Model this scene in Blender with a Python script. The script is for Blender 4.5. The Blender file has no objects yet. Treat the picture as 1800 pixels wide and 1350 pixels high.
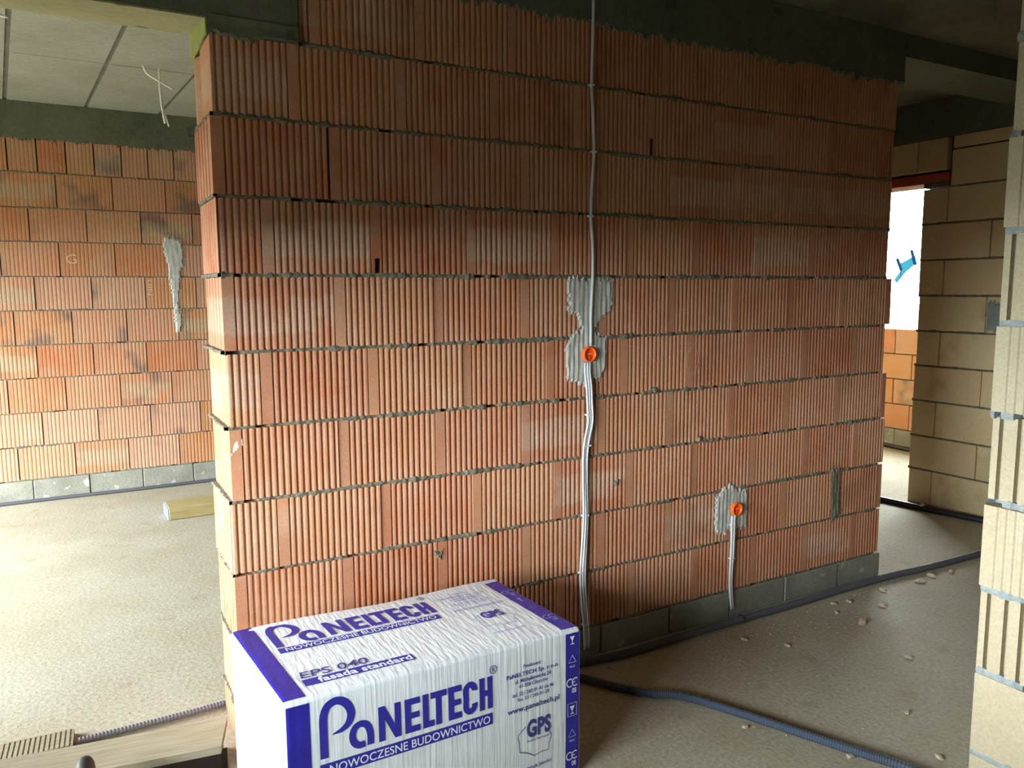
import bpy, math, random
from mathutils import Vector, Matrix, noise as mnoise
random.seed(7)
S = bpy.context.scene
COL = S.collection

# ------------------------------------------------------------------ camera, world, light, exposure
FZ = 0.135                      # height of the lowest brick course above the floor
CAM = (-0.422775, -2.660925, 1.449035 + FZ)
YAW, PITCH, ROLL, FPX = 0.511439, 0.120126, -0.005321, 1376.13
EXPOSURE = 0.92
SKY = 32.0

def cam_axes():
    f = Vector((math.sin(YAW)*math.cos(PITCH), math.cos(YAW)*math.cos(PITCH), -math.sin(PITCH)))
    r = Vector((math.cos(YAW), -math.sin(YAW), 0)); u = r.cross(f)
    c, s = math.cos(ROLL), math.sin(ROLL)
    return c*r + s*u, -s*r + c*u, f
R_, U_, F_ = cam_axes()
cd = bpy.data.cameras.new('camera'); cam = bpy.data.objects.new('camera', cd); COL.objects.link(cam)
cd.sensor_width = 36.0; cd.lens = FPX/1800*36.0; cd.clip_start = 0.05; cd.clip_end = 300
M = Matrix((R_, U_, -F_)).transposed().to_4x4(); M.translation = Vector(CAM); cam.matrix_world = M
S.camera = cam
w = bpy.data.worlds.new('overcast_sky'); S.world = w; w.use_nodes = True
bg = w.node_tree.nodes['Background']; bg.inputs[0].default_value = (0.86, 0.96, 1.0, 1); bg.inputs[1].default_value = SKY
S.view_settings.view_transform = 'Standard'; S.view_settings.look = 'None'
S.view_settings.gamma = 1.0; S.view_settings.use_curve_mapping = False
S.view_settings.exposure = EXPOSURE
try:
    S.cycles.use_denoising = True; S.cycles.max_bounces = 10; S.cycles.diffuse_bounces = 4
    S.cycles.sample_clamp_indirect = 6.0
except Exception: pass

# openings of the outer walls that let the daylight in (x0,x1,y0,y1,z0,z1 of the void)
XL = -3.4        # outer wall of the left room
XN_ = -1.5       # outer wall of the near room
OPEN_LEFT_ROOM = (0.5, 4.0, 0.0, 2.0)       # y0,y1,z0,z1 in the left outer wall
OPEN_NEAR_ROOM = (-2.4, -0.35, 0.8, 1.75)
OPEN_FAR = (1.5, 3.5, 1.175, 2.67)            # in the far right outer wall, x = 6.7

def portal(loc, rot, sx, sy):
    l = bpy.data.lights.new('daylight_portal', 'AREA'); l.shape = 'RECTANGLE'; l.size = sx; l.size_y = sy
    l.cycles.is_portal = True
    o = bpy.data.objects.new('daylight_portal', l); o.location = loc; o.rotation_euler = rot; COL.objects.link(o)
for xo, (y0, y1, z0, z1) in ((XL, OPEN_LEFT_ROOM), (XN_, OPEN_NEAR_ROOM)):
    portal((xo-0.15, (y0+y1)/2, (z0+z1)/2), (0, -math.pi/2, 0), z1-z0, y1-y0)
portal((6.85, (OPEN_FAR[0]+OPEN_FAR[1])/2, (OPEN_FAR[2]+OPEN_FAR[3])/2), (0, math.pi/2, 0), OPEN_FAR[3]-OPEN_FAR[2], OPEN_FAR[1]-OPEN_FAR[0])

# ------------------------------------------------------------------ materials
def srgb(r, g, b):
    f = lambda c: (c/255/12.92) if c/255 <= 0.04045 else ((c/255+0.055)/1.055)**2.4
    return (f(r), f(g), f(b), 1)

class NT:
    def __init__(s, name, rough=0.85, spec=0.25):
        s.m = bpy.data.materials.new(name); s.m.use_nodes = True
        s.t = s.m.node_tree; s.b = s.t.nodes['Principled BSDF']
        s.b.inputs['Roughness'].default_value = rough; s.b.inputs['Specular IOR Level'].default_value = spec
    def n(s, k, **kw):
        x = s.t.nodes.new(k)
        for a, v in kw.items(): setattr(x, a, v)
        return x
    def l(s, a, b): s.t.links.new(a, b)
    def setin(s, x, i, v):
        if isinstance(v, bpy.types.NodeSocket): s.l(v, x.inputs[i])
        else: x.inputs[i].default_value = v
    def math(s, op, a, b=0.0, c=0.0):
        x = s.n('ShaderNodeMath', operation=op)
        s.setin(x, 0, a); s.setin(x, 1, b); s.setin(x, 2, c)
        return x.outputs[0]
    def mix(s, f, a, b, mode='MIX'):
        x = s.n('ShaderNodeMixRGB', blend_type=mode)
        s.setin(x, 0, f); s.setin(x, 1, a); s.setin(x, 2, b)
        return x.outputs[0]
    def coord(s, offset_random=False, scale=(1, 1, 1)):
        tc = s.n('ShaderNodeTexCoord'); v = tc.outputs['Object']
        if offset_random:
            oi = s.n('ShaderNodeObjectInfo'); s.rand = oi.outputs['Random']
            a = s.n('ShaderNodeVectorMath', operation='ADD'); s.l(v, a.inputs[0])
            cx = s.n('ShaderNodeCombineXYZ')
            for i, k in enumerate((37., 91., 53.)): s.l(s.math('MULTIPLY', oi.outputs['Random'], k), cx.inputs[i])
            s.l(cx.outputs[0], a.inputs[1]); s.raw = v; v = a.outputs[0]
        if scale != (1, 1, 1):
            mp = s.n('ShaderNodeMapping'); s.l(v, mp.inputs[0]); mp.inputs['Scale'].default_value = scale; v = mp.outputs[0]
        return v
    def noise(s, v, scale, detail=4, rough=0.55):
        x = s.n('ShaderNodeTexNoise'); s.l(v, x.inputs['Vector'])
        x.inputs['Scale'].default_value = scale; x.inputs['Detail'].default_value = detail; x.inputs['Roughness'].default_value = rough
        return x.outputs[0]
    def ramp(s, f, stops):
        x = s.n('ShaderNodeValToRGB'); s.l(f, x.inputs[0]); e = x.color_ramp.elements
        while len(e) < len(stops): e.new(0.5)
        for k, (p, c) in enumerate(stops): e[k].position = p; e[k].color = c
        return x.outputs[0]
    def step(s, f, a, b):
        x = s.n('ShaderNodeMapRange'); x.clamp = True; s.l(f, x.inputs[0])
        x.inputs[1].default_value = a; x.inputs[2].default_value = b
        return x.outputs[0]
    def bump(s, h, strength, dist):
        x = s.n('ShaderNodeBump'); s.l(h, x.inputs['Height'])
        x.inputs['Strength'].default_value = strength; x.inputs['Distance'].default_value = dist
        s.l(x.outputs[0], s.b.inputs['Normal'])
    def col(s, c): s.setin(s.b, 'Base Color', c); return s

def clay(name, base, alt, pale, scorch, pale_amt, scorch_amt, band=True, tint=((0.3, 0.2, 0.1, 1), 0.99)):
    k = NT(name, 0.82, 0.2); v = k.coord(True)
    big = k.noise(v, 7, 3); fine = k.noise(v, 120, 3)
    r2 = k.math('FRACT', k.math('MULTIPLY', k.rand, 17.31)); r3 = k.math('FRACT', k.math('MULTIPLY', k.rand, 41.77))
    c = k.mix(r2, base, alt)
    c = k.mix(k.math('MULTIPLY', k.step(r3, tint[1], 1.0), 0.75), c, tint[0])
    c = k.mix(k.step(big, 0.35, 0.75), c, k.mix(0.45, c, pale))
    if band:                                   # whitish efflorescence stopping short of the block's edges
        sx = k.n('ShaderNodeSeparateXYZ'); k.l(k.raw, sx.inputs[0])
        z = k.math('ADD', sx.outputs[2], k.math('MULTIPLY', k.math('SUBTRACT', k.noise(v, 22, 2), 0.5), 0.05))
        m1 = k.math('MULTIPLY', k.step(z, 0.045, 0.06), k.math('SUBTRACT', 1.0, k.step(z, 0.165, 0.18)))
        m1 = k.math('MULTIPLY', m1, k.step(k.rand, 0.74, 0.76))
        m1 = k.math('MULTIPLY', m1, k.step(big, 0.3, 0.5))
        c = k.mix(k.math('MULTIPLY', m1, pale_amt), c, pale)
    pat = k.noise(v, 4.5, 2)
    c = k.mix(k.math('MULTIPLY', k.math('MULTIPLY', k.step(pat, 0.55, 0.7), k.step(k.noise(v, 1.3, 0), 0.45, 0.6)), scorch_amt), c, scorch)
    c = k.mix(0.25, c, k.ramp(fine, [(0.3, (0.5, 0.5, 0.5, 1)), (0.7, (1.3, 1.3, 1.3, 1))]), 'MULTIPLY')
    k.col(c); k.bump(fine, 0.25, 0.002)
    return k.m
M_RED = clay('red_clay', srgb(178, 118, 86), srgb(166, 102, 70), srgb(182, 150, 128), srgb(112, 72, 52), 0.6, 0.3, tint=(srgb(184, 134, 98), 0.35))
M_RED2 = clay('orange_clay', srgb(174, 108, 72), srgb(172, 120, 80), srgb(164, 142, 116), srgb(84, 80, 80), 0.7, 0.6, tint=(srgb(178, 138, 116), 0.35))
M_TAN = clay('tan_clay', srgb(208, 190, 146), srgb(202, 176, 132), srgb(206, 190, 156), srgb(150, 110, 76), 0.3, 0.4, band=False)
M_CREAM = clay('cream_clay', srgb(162, 150, 122), srgb(164, 149, 122), srgb(168, 160, 140), srgb(170, 140, 100), 0.3, 0.25, band=False)

def rough_mat(name, c1, c2, scale, fine, bump, rough=0.9, spots=None, spec=0.2, speck=None):
    k = NT(name, rough, spec); v = k.coord()
    a = k.noise(v, scale, 5, 0.6); f = k.noise(v, fine, 4, 0.6)
    c = k.mix(k.step(a, 0.3, 0.7), c1, c2)
    c = k.mix(0.35, c, k.ramp(f, [(0.3, (0.6, 0.6, 0.6, 1)), (0.7, (1.25, 1.25, 1.25, 1))]), 'MULTIPLY')
    if spots:
        c = k.mix(k.math('MULTIPLY', k.step(k.noise(v, spots[0], 2), spots[1], spots[1]+0.06), spots[3]), c, spots[2])
    if speck:
        g1 = k.noise(v, speck[0], 3, 0.7); c = k.mix(speck[1], c, k.ramp(g1, [(0.34, (0.45, 0.42, 0.38, 1)), (0.5, (1, 1, 1, 1)), (0.68, (1.25, 1.25, 1.22, 1))]), 'MULTIPLY')
    k.col(c); k.bump(f, bump[0], bump[1])
    return k.m
M_MORTAR = rough_mat('grey_mortar', srgb(122, 115, 98), srgb(94, 88, 74), 12, 90, (0.8, 0.006))
M_MORTAR_BLUE = rough_mat('blue_grey_mortar', srgb(150, 156, 154), srgb(122, 130, 130), 12, 90, (0.8, 0.006))
M_CORE = rough_mat('dark_mortar', srgb(70, 62, 54), srgb(56, 50, 44), 8, 60, (0.5, 0.004))
M_CONC = rough_mat('raw_concrete', srgb(104, 106, 88), srgb(84, 88, 72), 3, 40, (0.45, 0.006), spots=(9, 0.66, srgb(66, 66, 54), 0.6))
M_CONC_LIGHT = rough_mat('formwork_concrete', srgb(154, 156, 146), srgb(138, 140, 128), 2.2, 45, (0.2, 0.004))
M_CEIL = rough_mat('ceiling_concrete', srgb(118, 112, 92), srgb(88, 83, 68), 1.8, 30, (0.3, 0.006))
M_BLOCK = rough_mat('concrete_block', srgb(142, 140, 128), srgb(118, 116, 104), 5, 70, (0.6, 0.005), spots=(14, 0.63, srgb(180, 182, 178), 0.5))
M_PLASTER = rough_mat('grey_gypsum', srgb(184, 182, 174), srgb(162, 160, 152), 18, 120, (0.5, 0.003))
M_WHITEPL = rough_mat('white_smear', srgb(226, 218, 208), srgb(210, 200, 190), 18, 120, (0.4, 0.002))
M_SCREED = rough_mat('floor_screed', srgb(170, 165, 148), srgb(156, 146, 124), 1.6, 55, (0.5, 0.004), 0.92, spots=(5.0, 0.64, srgb(138, 124, 98), 0.35), speck=(60, 0.3))
M_EARTH = rough_mat('site_ground', srgb(56, 56, 42), srgb(44, 48, 34), 0.6, 20, (0.5, 0.02))
M_PAD = rough_mat('greenish_mortar', srgb(150, 156, 92), srgb(128, 136, 80), 14, 70, (0.6, 0.004))
M_JOINT = rough_mat('joint_fill', srgb(112, 114, 102), srgb(96, 98, 86), 6, 60, (0.4, 0.004))
M_SOFFIT = rough_mat('pale_soffit', srgb(150, 146, 112), srgb(128, 126, 96), 3, 50, (0.4, 0.005), spots=(11, 0.68, srgb(80, 70, 54), 0.6))
def wood(name, c1, c2, scale=(2, 30, 30)):
    k = NT(name, 0.75, 0.25); v = k.coord(scale=scale); f = k.noise(v, 3, 5, 0.6)
    k.col(k.mix(k.step(f, 0.3, 0.7), c1, c2)); k.bump(f, 0.25, 0.003)
    return k.m
M_PLANK = wood('weathered_board', srgb(158, 148, 126), srgb(132, 122, 100))
M_PLANKDARK = wood('dark_front_face', srgb(46, 30, 22), srgb(30, 20, 18))  # near-black brown for the plank's front piece
M_BEAM = wood('yellow_timber', srgb(170, 154, 108), srgb(150, 132, 88))
M_BLUEEND = NT('blue_sealed_end', 0.6).col(srgb(100, 118, 158)).m
def plain(name, c, rough=0.5, spec=0.4): return NT(name, rough, spec).col(c).m
M_PIPE = plain('grey_conduit', srgb(76, 76, 82), 0.5)
M_PIPE_LIGHT = plain('pale_grey_conduit', srgb(112, 111, 120), 0.5)
M_PIPE_BLUE = plain('slate_conduit', srgb(64, 74, 88), 0.45)
M_PIPE_BLACK = plain('black_pipe', srgb(36, 36, 42), 0.45)
M_CABLE = plain('white_cable', srgb(194, 194, 196), 0.4)
M_WIRE = plain('white_wire', srgb(236, 236, 230), 0.4)
M_CLIP = plain('white_clip', srgb(200, 200, 198), 0.4)
M_ORANGE = plain('orange_plastic', srgb(244, 104, 24), 0.4)
M_ORANGE_D = plain('orange_plastic_inside', srgb(250, 90, 16), 0.5)
M_RUBBER = plain('black_rubber', srgb(30, 28, 22), 0.6)
M_INK = plain('blue_ink', srgb(44, 42, 150), 0.35)
M_INKDARK = plain('navy_ink', srgb(60, 60, 130), 0.4)
M_INKW = plain('white_ink', srgb(226, 230, 244), 0.35)
M_INKPALE = plain('pale_ink', srgb(150, 150, 205), 0.4)
M_CHALK = plain('chalk', srgb(196, 162, 130), 0.9)
M_TARP = plain('cyan_sheet', (0.0035, 0.018, 0.024, 1), 0.8, 0.0)
M_POST = plain('dark_post', (0.001, 0.003, 0.006, 1), 0.8, 0.0)
M_REDLINT = clay('red_lintel_clay', srgb(176, 78, 50), srgb(164, 70, 44), srgb(180, 120, 90), srgb(110, 60, 44), 0.2, 0.2, band=False)
M_HOOK = plain('dark_wire', srgb(54, 50, 40), 0.6)
M_CHIP = rough_mat('clay_crumb', srgb(180, 160, 134), srgb(166, 156, 136), 30, 90, (0.5, 0.003))
def film(name, c1, c2, axis_scale):
    k = NT(name, 0.28, 0.5); v = k.coord(scale=axis_scale); f = k.noise(v, 1.0, 3, 0.5); g = k.noise(k.coord(), 14, 3)
    k.col(k.mix(k.step(g, 0.3, 0.7), c1, c2)); k.bump(f, 0.35, 0.007)
    return k.m
M_FILM = film('white_film', srgb(216, 220, 223), srgb(228, 231, 234), (75, 14, 4))
M_BAND = film('blue_film_print', srgb(30, 26, 138), srgb(40, 36, 154), (40, 20, 8))

# ------------------------------------------------------------------ helpers
def link(name, me, parent=None, mat=None, loc=(0, 0, 0), rot=(0, 0, 0)):
    o = bpy.data.objects.new(name, me); COL.objects.link(o)
    if mat is not None and me is not None and not me.materials: me.materials.append(mat)
    o.location = loc; o.rotation_euler = rot
    if parent: o.parent = parent
    return o
def mesh(name, v, f, smooth=False):
    me = bpy.data.meshes.new(name); me.from_pydata([tuple(p) for p in v], [], f); me.update()
    if smooth: me.polygons.foreach_set('use_smooth', [True]*len(me.polygons))
    return me
def empty(name, loc=(0, 0, 0)):
    o = bpy.data.objects.new(name, None); o.empty_display_size = 0.1; COL.objects.link(o); o.location = loc; return o
def tag(o, label, cat, group=None, kind=None):
    o['label'] = label
    if cat: o['category'] = cat
    if group: o['group'] = group
    if kind: o['kind'] = kind
    return o
def struct(o, label=None):
    o['kind'] = 'structure'
    if label: o['label'] = label
    return o
class MB:
    def __init__(s): s.v = []; s.f = []
    def add(s, v, f):
        b = len(s.v); s.v += [tuple(p) for p in v]; s.f += [tuple(i+b for i in q) for q in f]
    def box(s, x0, x1, y0, y1, z0, z1):
        s.add([(x0, y0, z0), (x1, y0, z0), (x1, y1, z0), (x0, y1, z0), (x0, y0, z1), (x1, y0, z1), (x1, y1, z1), (x0, y1, z1)],
              [(3, 2, 1, 0), (4, 5, 6, 7), (0, 1, 5, 4), (1, 2, 6, 5), (2, 3, 7, 6), (3, 0, 4, 7)])
    def rbox(s, x0, x1, y0, y1, z0, z1, b):      # chamfered box
        v = []; idx = {}
        import itertools
        c = ((x0, x1), (y0, y1), (z0, z1))
        for i, j, k in itertools.product((0, 1), repeat=3):
            p = [c[0][i], c[1][j], c[2][k]]; d = [b if t == 0 else -b for t in (i, j, k)]
            for a in range(3):
                q = [p[m] + (d[m] if m != a else 0) for m in range(3)]
                idx[(i, j, k, a)] = len(v); v.append(q)
        f = []
        I = lambda i, j, k, a: idx[(i, j, k, a)]
        for s_ in (0, 1):
            f.append((I(s_,0,0,0), I(s_,1,0,0), I(s_,1,1,0), I(s_,0,1,0))); f.append((I(0,s_,0,1), I(1,s_,0,1), I(1,s_,1,1), I(0,s_,1,1)))
            f.append((I(0,0,s_,2), I(1,0,s_,2), I(1,1,s_,2), I(0,1,s_,2)))
        for a in (0, 1):
            for b_ in (0, 1):
                f.append((I(0,a,b_,1), I(1,a,b_,1), I(1,a,b_,2), I(0,a,b_,2)))
                f.append((I(a,0,b_,0), I(a,1,b_,0), I(a,1,b_,2), I(a,0,b_,2)))
                f.append((I(a,b_,0,0), I(a,b_,1,0), I(a,b_,1,1), I(a,b_,0,1)))
        for i, j, k in itertools.product((0, 1), repeat=3): f.append((I(i,j,k,0), I(i,j,k,1), I(i,j,k,2)))
        s.add(v, f)
    def prism(s, ring, z0, z1):                  # ring counter-clockwise seen from above
        n = len(ring)
        s.add([(x, y, z0) for x, y in ring] + [(x, y, z1) for x, y in ring],
              [(i, (i+1) % n, n+(i+1) % n, n+i) for i in range(n)] + [tuple(range(n, 2*n)), tuple(range(n-1, -1, -1))])
    def mesh(s, name, smooth=False, fix=False):
        me = mesh(name, s.v, s.f, smooth)
        if fix:
            import bmesh
            bm = bmesh.new(); bm.from_mesh(me); bmesh.ops.recalc_face_normals(bm, faces=bm.faces); bm.to_mesh(me); bm.free()
        return me
def boxmesh(name, *a):
    m = MB(); m.box(*a); return m.mesh(name)
def catmull(pts, step):
    P = [Vector(p) for p in pts]; P = [P[0]*2-P[1]] + P + [P[-1]*2-P[-2]]
    out = []
    for i in range(1, len(P)-2):
        n = max(2, int((P[i+1]-P[i]).length/step))
        for k in range(n):
            t = k/n; a, b, c, d = P[i-1:i+3]
            out.append(0.5*((2*b) + (c-a)*t + (2*a-5*b+4*c-d)*t*t + (3*b-a-3*c+d)*t**3))
    out.append(P[-2]); return out
def tube(pts, rad, sides=8, step=0.03, corrug=0.0, pitch=0.007, cap=True, straight=False):
    if corrug: step = pitch/2
    path = [Vector(p) for p in pts] if straight else catmull(pts, step)
    v = []; f = []; n = len(path); up = Vector((0, 0, 1)); prev = None
    for i, p in enumerate(path):
        t = (path[min(i+1, n-1)] - path[max(i-1, 0)]).normalized()
        a = prev if prev is not None else (Vector((1, 0, 0)) if abs(t.z) > 0.9 else up)
        x = (a - t*a.dot(t)).normalized(); prev = x; y = t.cross(x)
        r = (rad(i/(n-1)) if callable(rad) else rad) * (1.0 - (corrug if i % 2 else 0.0))
        for k in range(sides):
            g = 2*math.pi*k/sides; v.append(p + x*(r*math.cos(g)) + y*(r*math.sin(g)))
    for i in range(n-1):
        for k in range(sides):
            a, b = i*sides+k, i*sides+(k+1) % sides; f.append((a, b, b+sides, a+sides))
    if cap: f.append(tuple(range(sides-1, -1, -1))); f.append(tuple(range((n-1)*sides, n*sides)))
    return v, f
def rnd(a, b): return random.uniform(a, b)

# ------------------------------------------------------------------ clay blocks
def rib_profile(L, strip, ribs, d):
    """front outline (s, depth) of a whole block: a smooth strip, then rounded ribs"""
    pts = [(0, 0.0), (strip, 0.0)]; p = (L-strip)/ribs
    for i in range(ribs):
        s = strip + i*p
        pts += [(s+0.04*p, d), (s+0.2*p, d), (s+0.34*p, 0.25*d), (s+0.5*p, 0), (s+0.8*p, 0), (s+0.95*p, 0.3*d)]
    pts.append((L, 0.3*d)); return pts
def clip(pts, a, b):
    def at(s):
        for (s0, d0), (s1, d1) in zip(pts, pts[1:]):
            if s0 <= s <= s1: return d0 if s1 == s0 else d0 + (d1-d0)*(s-s0)/(s1-s0)
        return pts[-1][1]
    return [(0, at(a))] + [(s-a, d) for s, d in pts if a+1e-4 < s < b-1e-4] + [(b-a, at(b))]
CACHE = {}
def block(L, a, b, H, T, strip=0.037, ribs=15, d=0.007, cap=None, notch=None, mat=None):
    key = (round(L, 4), round(a, 3), round(b, 3), H, T, strip, ribs, d, cap, notch, mat.name)
    if key in CACHE: return CACHE[key]
    front = clip(rib_profile(L, strip, ribs, d), a, b); W = b-a
    left = []
    if cap:                                       # ribs on the end face too (cap = rib count, depth)
        n, cdp = cap; q = (T-0.03)/n
        for i in range(n-1, -1, -1):
            y = 0.015 + i*q
            left += [(0.0, y+0.95*q), (cdp, y+0.85*q), (cdp, y+0.7*q), (0.0, y+0.58*q)]
    m = MB()
    def ring(fr): return [(s, dd) for s, dd in fr] + [(W, T), (0, T)] + left
    if notch:
        s0, s1, zh, dep = notch
        f2 = [(s, dd) for s, dd in front if s < s0] + [(s0, 0.0), (s0+0.002, dep), (s1, dep), (s1+0.001, 0.0)] + [(s, dd) for s, dd in front if s > s1+0.001]
        m.prism(ring(f2), 0, zh); m.prism(ring(front), zh, H)
    else: m.prism(ring(front), 0, H)
    me = m.mesh('clay_block'); me.materials.append(mat); CACHE[key] = me
    return me

def mortar_bed(x0, x1, T, seed, gap_rate=0.03, hh=0.0075, proud=0.006, gaps=(), step=0.012, left_end=False):
    """lumpy squeezed-out mortar between two courses, local frame: x along the wall, y into it, z about the joint"""
    rn = random.Random(seed); n = int((x1-x0)/step); v = []; f = []; gap = 0
    for i in range(n+1):
        x = x0 + (x1-x0)*i/n; k = mnoise.noise((x*9, seed*7.3, 0)); k2 = mnoise.noise((x*45, seed*3.1, 5))
        if gap > 0: gap -= 1
        elif rn.random() < gap_rate: gap = rn.randint(1, 4)
        rec = gap > 0 or any(a <= x <= b for a, b in gaps)
        out = 0.03 if rec else 0.004 - proud*(0.5+0.7*k+0.8*k2)
        zt = hh + 0.003*k2 + rn.uniform(0, 0.0025); zb = -hh - 0.003*k + rn.uniform(-0.0025, 0)
        if rec: zt, zb = 0.006, -0.006
        v += [(x, T-0.01, zb), (x, out+0.004, zb), (x, out, (zt+zb)/2+rn.uniform(-.003, .003)), (x, out+0.004, zt), (x, T-0.01, zt)]
    for i in range(n):
        for k in range(4):
            a = i*5+k; f.append((a, a+5, a+6, a+1))
    f.append((0, 1, 2, 3, 4)); b = n*5; f.append((b+4, b+3, b+2, b+1, b))
    return mesh('mortar_bed', v, f)

# ------------------------------------------------------------------ floor, ground, ceilings
struct(link('floor', boxmesh('floor', XL-0.3, 7.0, -6.0, 4.6, -0.12, 0.0), None, M_SCREED))
g = struct(link('ground', boxmesh('ground', -60, 80, -60, 70, -0.6, -0.25), None, M_EARTH))
CZ = 2.85 + FZ; NZ = 2.735 + FZ                                     # ceiling of the left room
ceil = struct(empty('ceiling', (0, 0, CZ)))
link('slab', boxmesh('slab', XL-0.3, 7.0, -6.0, 4.6, 0.0, 0.25), ceil, M_CORE)
T = 0.335                                          # thickness of the middle wall
link('near_slab', boxmesh('near_slab', XL-0.3, 7.0, -6.0, T, NZ-CZ, 0.0), ceil, M_CEIL)
link('back_slab', boxmesh('back_slab', 2.2, 7.0, T, 4.6, NZ-CZ+0.02, 0.0), ceil, M_CEIL)
# prefabricated slab panels over the left room, with open joints
xs = [-3.2, -2.57, -2.07, -1.57, -1.07, -0.567, -0.055, 0.45, 0.95, 1.45, 2.2]
for i in range(len(xs)-1):
    for (y0, y1) in ((T, 2.842), (2.849, 4.3)):
        m = MB(); x0, x1 = xs[i]+0.013, xs[i+1]-0.013; z0 = -0.03 - rnd(0, .002)
        vv = [(x + (y-1.66)*-0.068, y, z0) for x, y in ((x0, y0), (x1, y0), (x1, y1), (x0, y1))]
        m.add(vv + [(x, y, 0.0) for x, y, z in vv], [(3, 2, 1, 0), (4, 5, 6, 7), (0, 1, 5, 4), (1, 2, 6, 5), (2, 3, 7, 6), (3, 0, 4, 7)])
        link('slab_panel', m.mesh('slab_panel'), ceil, M_CONC_LIGHT)
link('joint_fill', boxmesh('joint_fill', XL, 2.2, T, 4.3, -0.021, 0.0), ceil, M_JOINT)

# ------------------------------------------------------------------ middle wall of ribbed red blocks
LB, HB = 0.3716, 0.239
XE = 3.366
wall = struct(empty('wall_middle', (0, 0, 0)), 'ribbed red clay block wall in the centre')
offs = [0.316, 0.241, 0.0, 0.137, 0.0, 0.114, 0.0, 0.150, 0.0, 0.169]
starts = [0.284, 0.004, -0.006, 0.0, 0.004, 0.006, 0.006, -0.004, 0.0, 0.002]
ends = [3.352, 3.348, 3.353, 3.342, 3.385, 3.355, 3.378, 3.388, 3.387, 3.388]
caps = [None, (1, 0.012), (5, 0.007), (6, 0.003), (5, 0.007), (7, 0.004), (6, 0.005), (5, 0.006), (5, 0.006), (6, 0.004)]
def lay_course(root, z, o, x0, x1, H, TT, cap, mat, L=LB, strip=0.037, ribs=15, d=0.007, jit=0.003, notches={}, gap=0.0035):
    js = [x0]; x = o
    while x < x0+0.02: x += L
    while x < x1-0.02: js.append(x); x += L
    js.append(x1); nb = len(js)-1
    for i in range(nb):
        a, b = js[i], js[i+1]
        if i == 0 and (b-a) < L-0.02: pa, pb = L-(b-a), L          # cut piece keeps its right part
        else: pa, pb = 0.0, min(L, b-a)
        pb = max(pa+0.02, pb-gap)
        c = cap if i == 0 else None
        me = block(L, pa, pb, H, TT, strip, ribs, d, c, notches.get(i), mat)
        link('brick', me, root, None, (a, rnd(-jit, jit), z+rnd(-.001, .001)), (0, rnd(-.0015, .0015), rnd(-.004, .004)))
for r in range(10):
    z = FZ + (9-r)*0.25 + 0.0055
    nt = {}
    if r == 3: nt = {2: (0.012, 0.034, 0.055, 0.05)}
    if r == 1: nt = {5: (0.010, 0.036, 0.07, 0.05)}
    lay_course(wall, z, offs[r], starts[r], ends[r], HB, T, caps[r], M_RED, notches=nt)
for k in range(1, 11):
    x0 = 0.29 if k == 1 else 0.006
    gp = {3: [(0.33, 0.40)], 6: [(0.1, 0.135)], 4: []}.get(k, [])
    z = FZ + (10-k)*0.25
    link('mortar_bed', mortar_bed(x0, 3.345, T, k+1, gap_rate=0.02, gaps=gp, hh=0.0085, proud=0.009), wall, M_MORTAR, (0, 0.0, z))
    if k == 1: continue
    # squeezed mortar on the end face
    v = []; f = []; n = 26
    for i in range(n+1):
        y = 0.0 + T*i/n; o = -0.004 - 0.010*max(0, mnoise.noise((y*14, k*5.1, 2))+0.35)*rnd(.4, 1); h = 0.007+rnd(0, .005)
        v += [(0.03, y, -h), (o, y, -h*0.5), (o+rnd(-.003, .003), y, h*0.6), (0.03, y, h)]
    for i in range(n):
        for q in range(3): a = i*4+q; f.append((a, a+1, a+5, a+4))
    link('mortar_bed', mesh('mortar_end', v, f), wall, M_MORTAR, (0, 0, z))
link('mortar_core', boxmesh('mortar_core', 0.05, 3.31, 0.05, T-0.05, 0.02, 2.62+FZ), wall, M_CORE)
# concrete blocks under the first course; the end piece is clay
bx = [0.372, 0.74, 1.12, 1.506, 1.891, 2.27, 2.648, 3.045, 3.40]
link('brick', block(LB, 0.0, 0.368, 0.128, T, cap=(6, 0.004), mat=M_RED), wall, None, (0.0, 0.0, 0.0))
for i in range(len(bx)-1):
    m = MB(); m.rbox(bx[i]+0.002, bx[i+1]-0.003, -0.006+rnd(-.003, .003), T, 0.0, 0.128, 0.004)
    link('concrete_block', m.mesh('concrete_block', fix=True), wall, M_BLOCK)
# concrete above: ring beam over the wall, poured lintel over the opening on the left
def rough_slab(name, x0, x1, y, z0, z1, T_, drip, mat, seed, step=0.01, zb_back=None):
    n = max(2, int((x1-x0)/step)); v = []; f = []
    for i in range(n+1):
        x = x0+(x1-x0)*i/n; d = z0 - drip*max(0, mnoise.noise((x*4, seed, 0))*0.5 + mnoise.noise((x*38, seed, 3))*0.55 + mnoise.noise((x*110, seed, 6))*0.5 + 0.12)
        yy = y + 0.004*mnoise.noise((x*3, seed, 9))
        v += [(x, y+T_, z0 if zb_back is None else zb_back), (x, yy+0.012 if drip else yy, d), (x, yy, d+0.004 if drip else z0), (x, yy+0.002, (z0+z1)/2), (x, yy, z1), (x, y+T_, z1)]
    for i in range(n):
        for q in range(6): a = i*6+q; b = i*6+(q+1) % 6; f.append((a, a+6, b+6, b))
    f.append(tuple(range(6))); b = n*6; f.append(tuple(b+q for q in range(5, -1, -1)))
    return mesh(name, v, f)
ZR = 2.5 + FZ
beam = struct(empty('trim_1', (0, 0, 0)), 'poured concrete ring beam and lintel along the top of the middle wall')
link('ring_beam', rough_slab('ring_beam', 0.27, XE+0.02, -0.012, ZR-0.005, NZ, T+0.012, 0.05, M_CONC, 3.3), beam, M_CONC)
link('beam_span', boxmesh('beam_span', XE+0.02, 4.95, -0.012, T, 2.62+FZ, NZ), beam, M_CONC)
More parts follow.
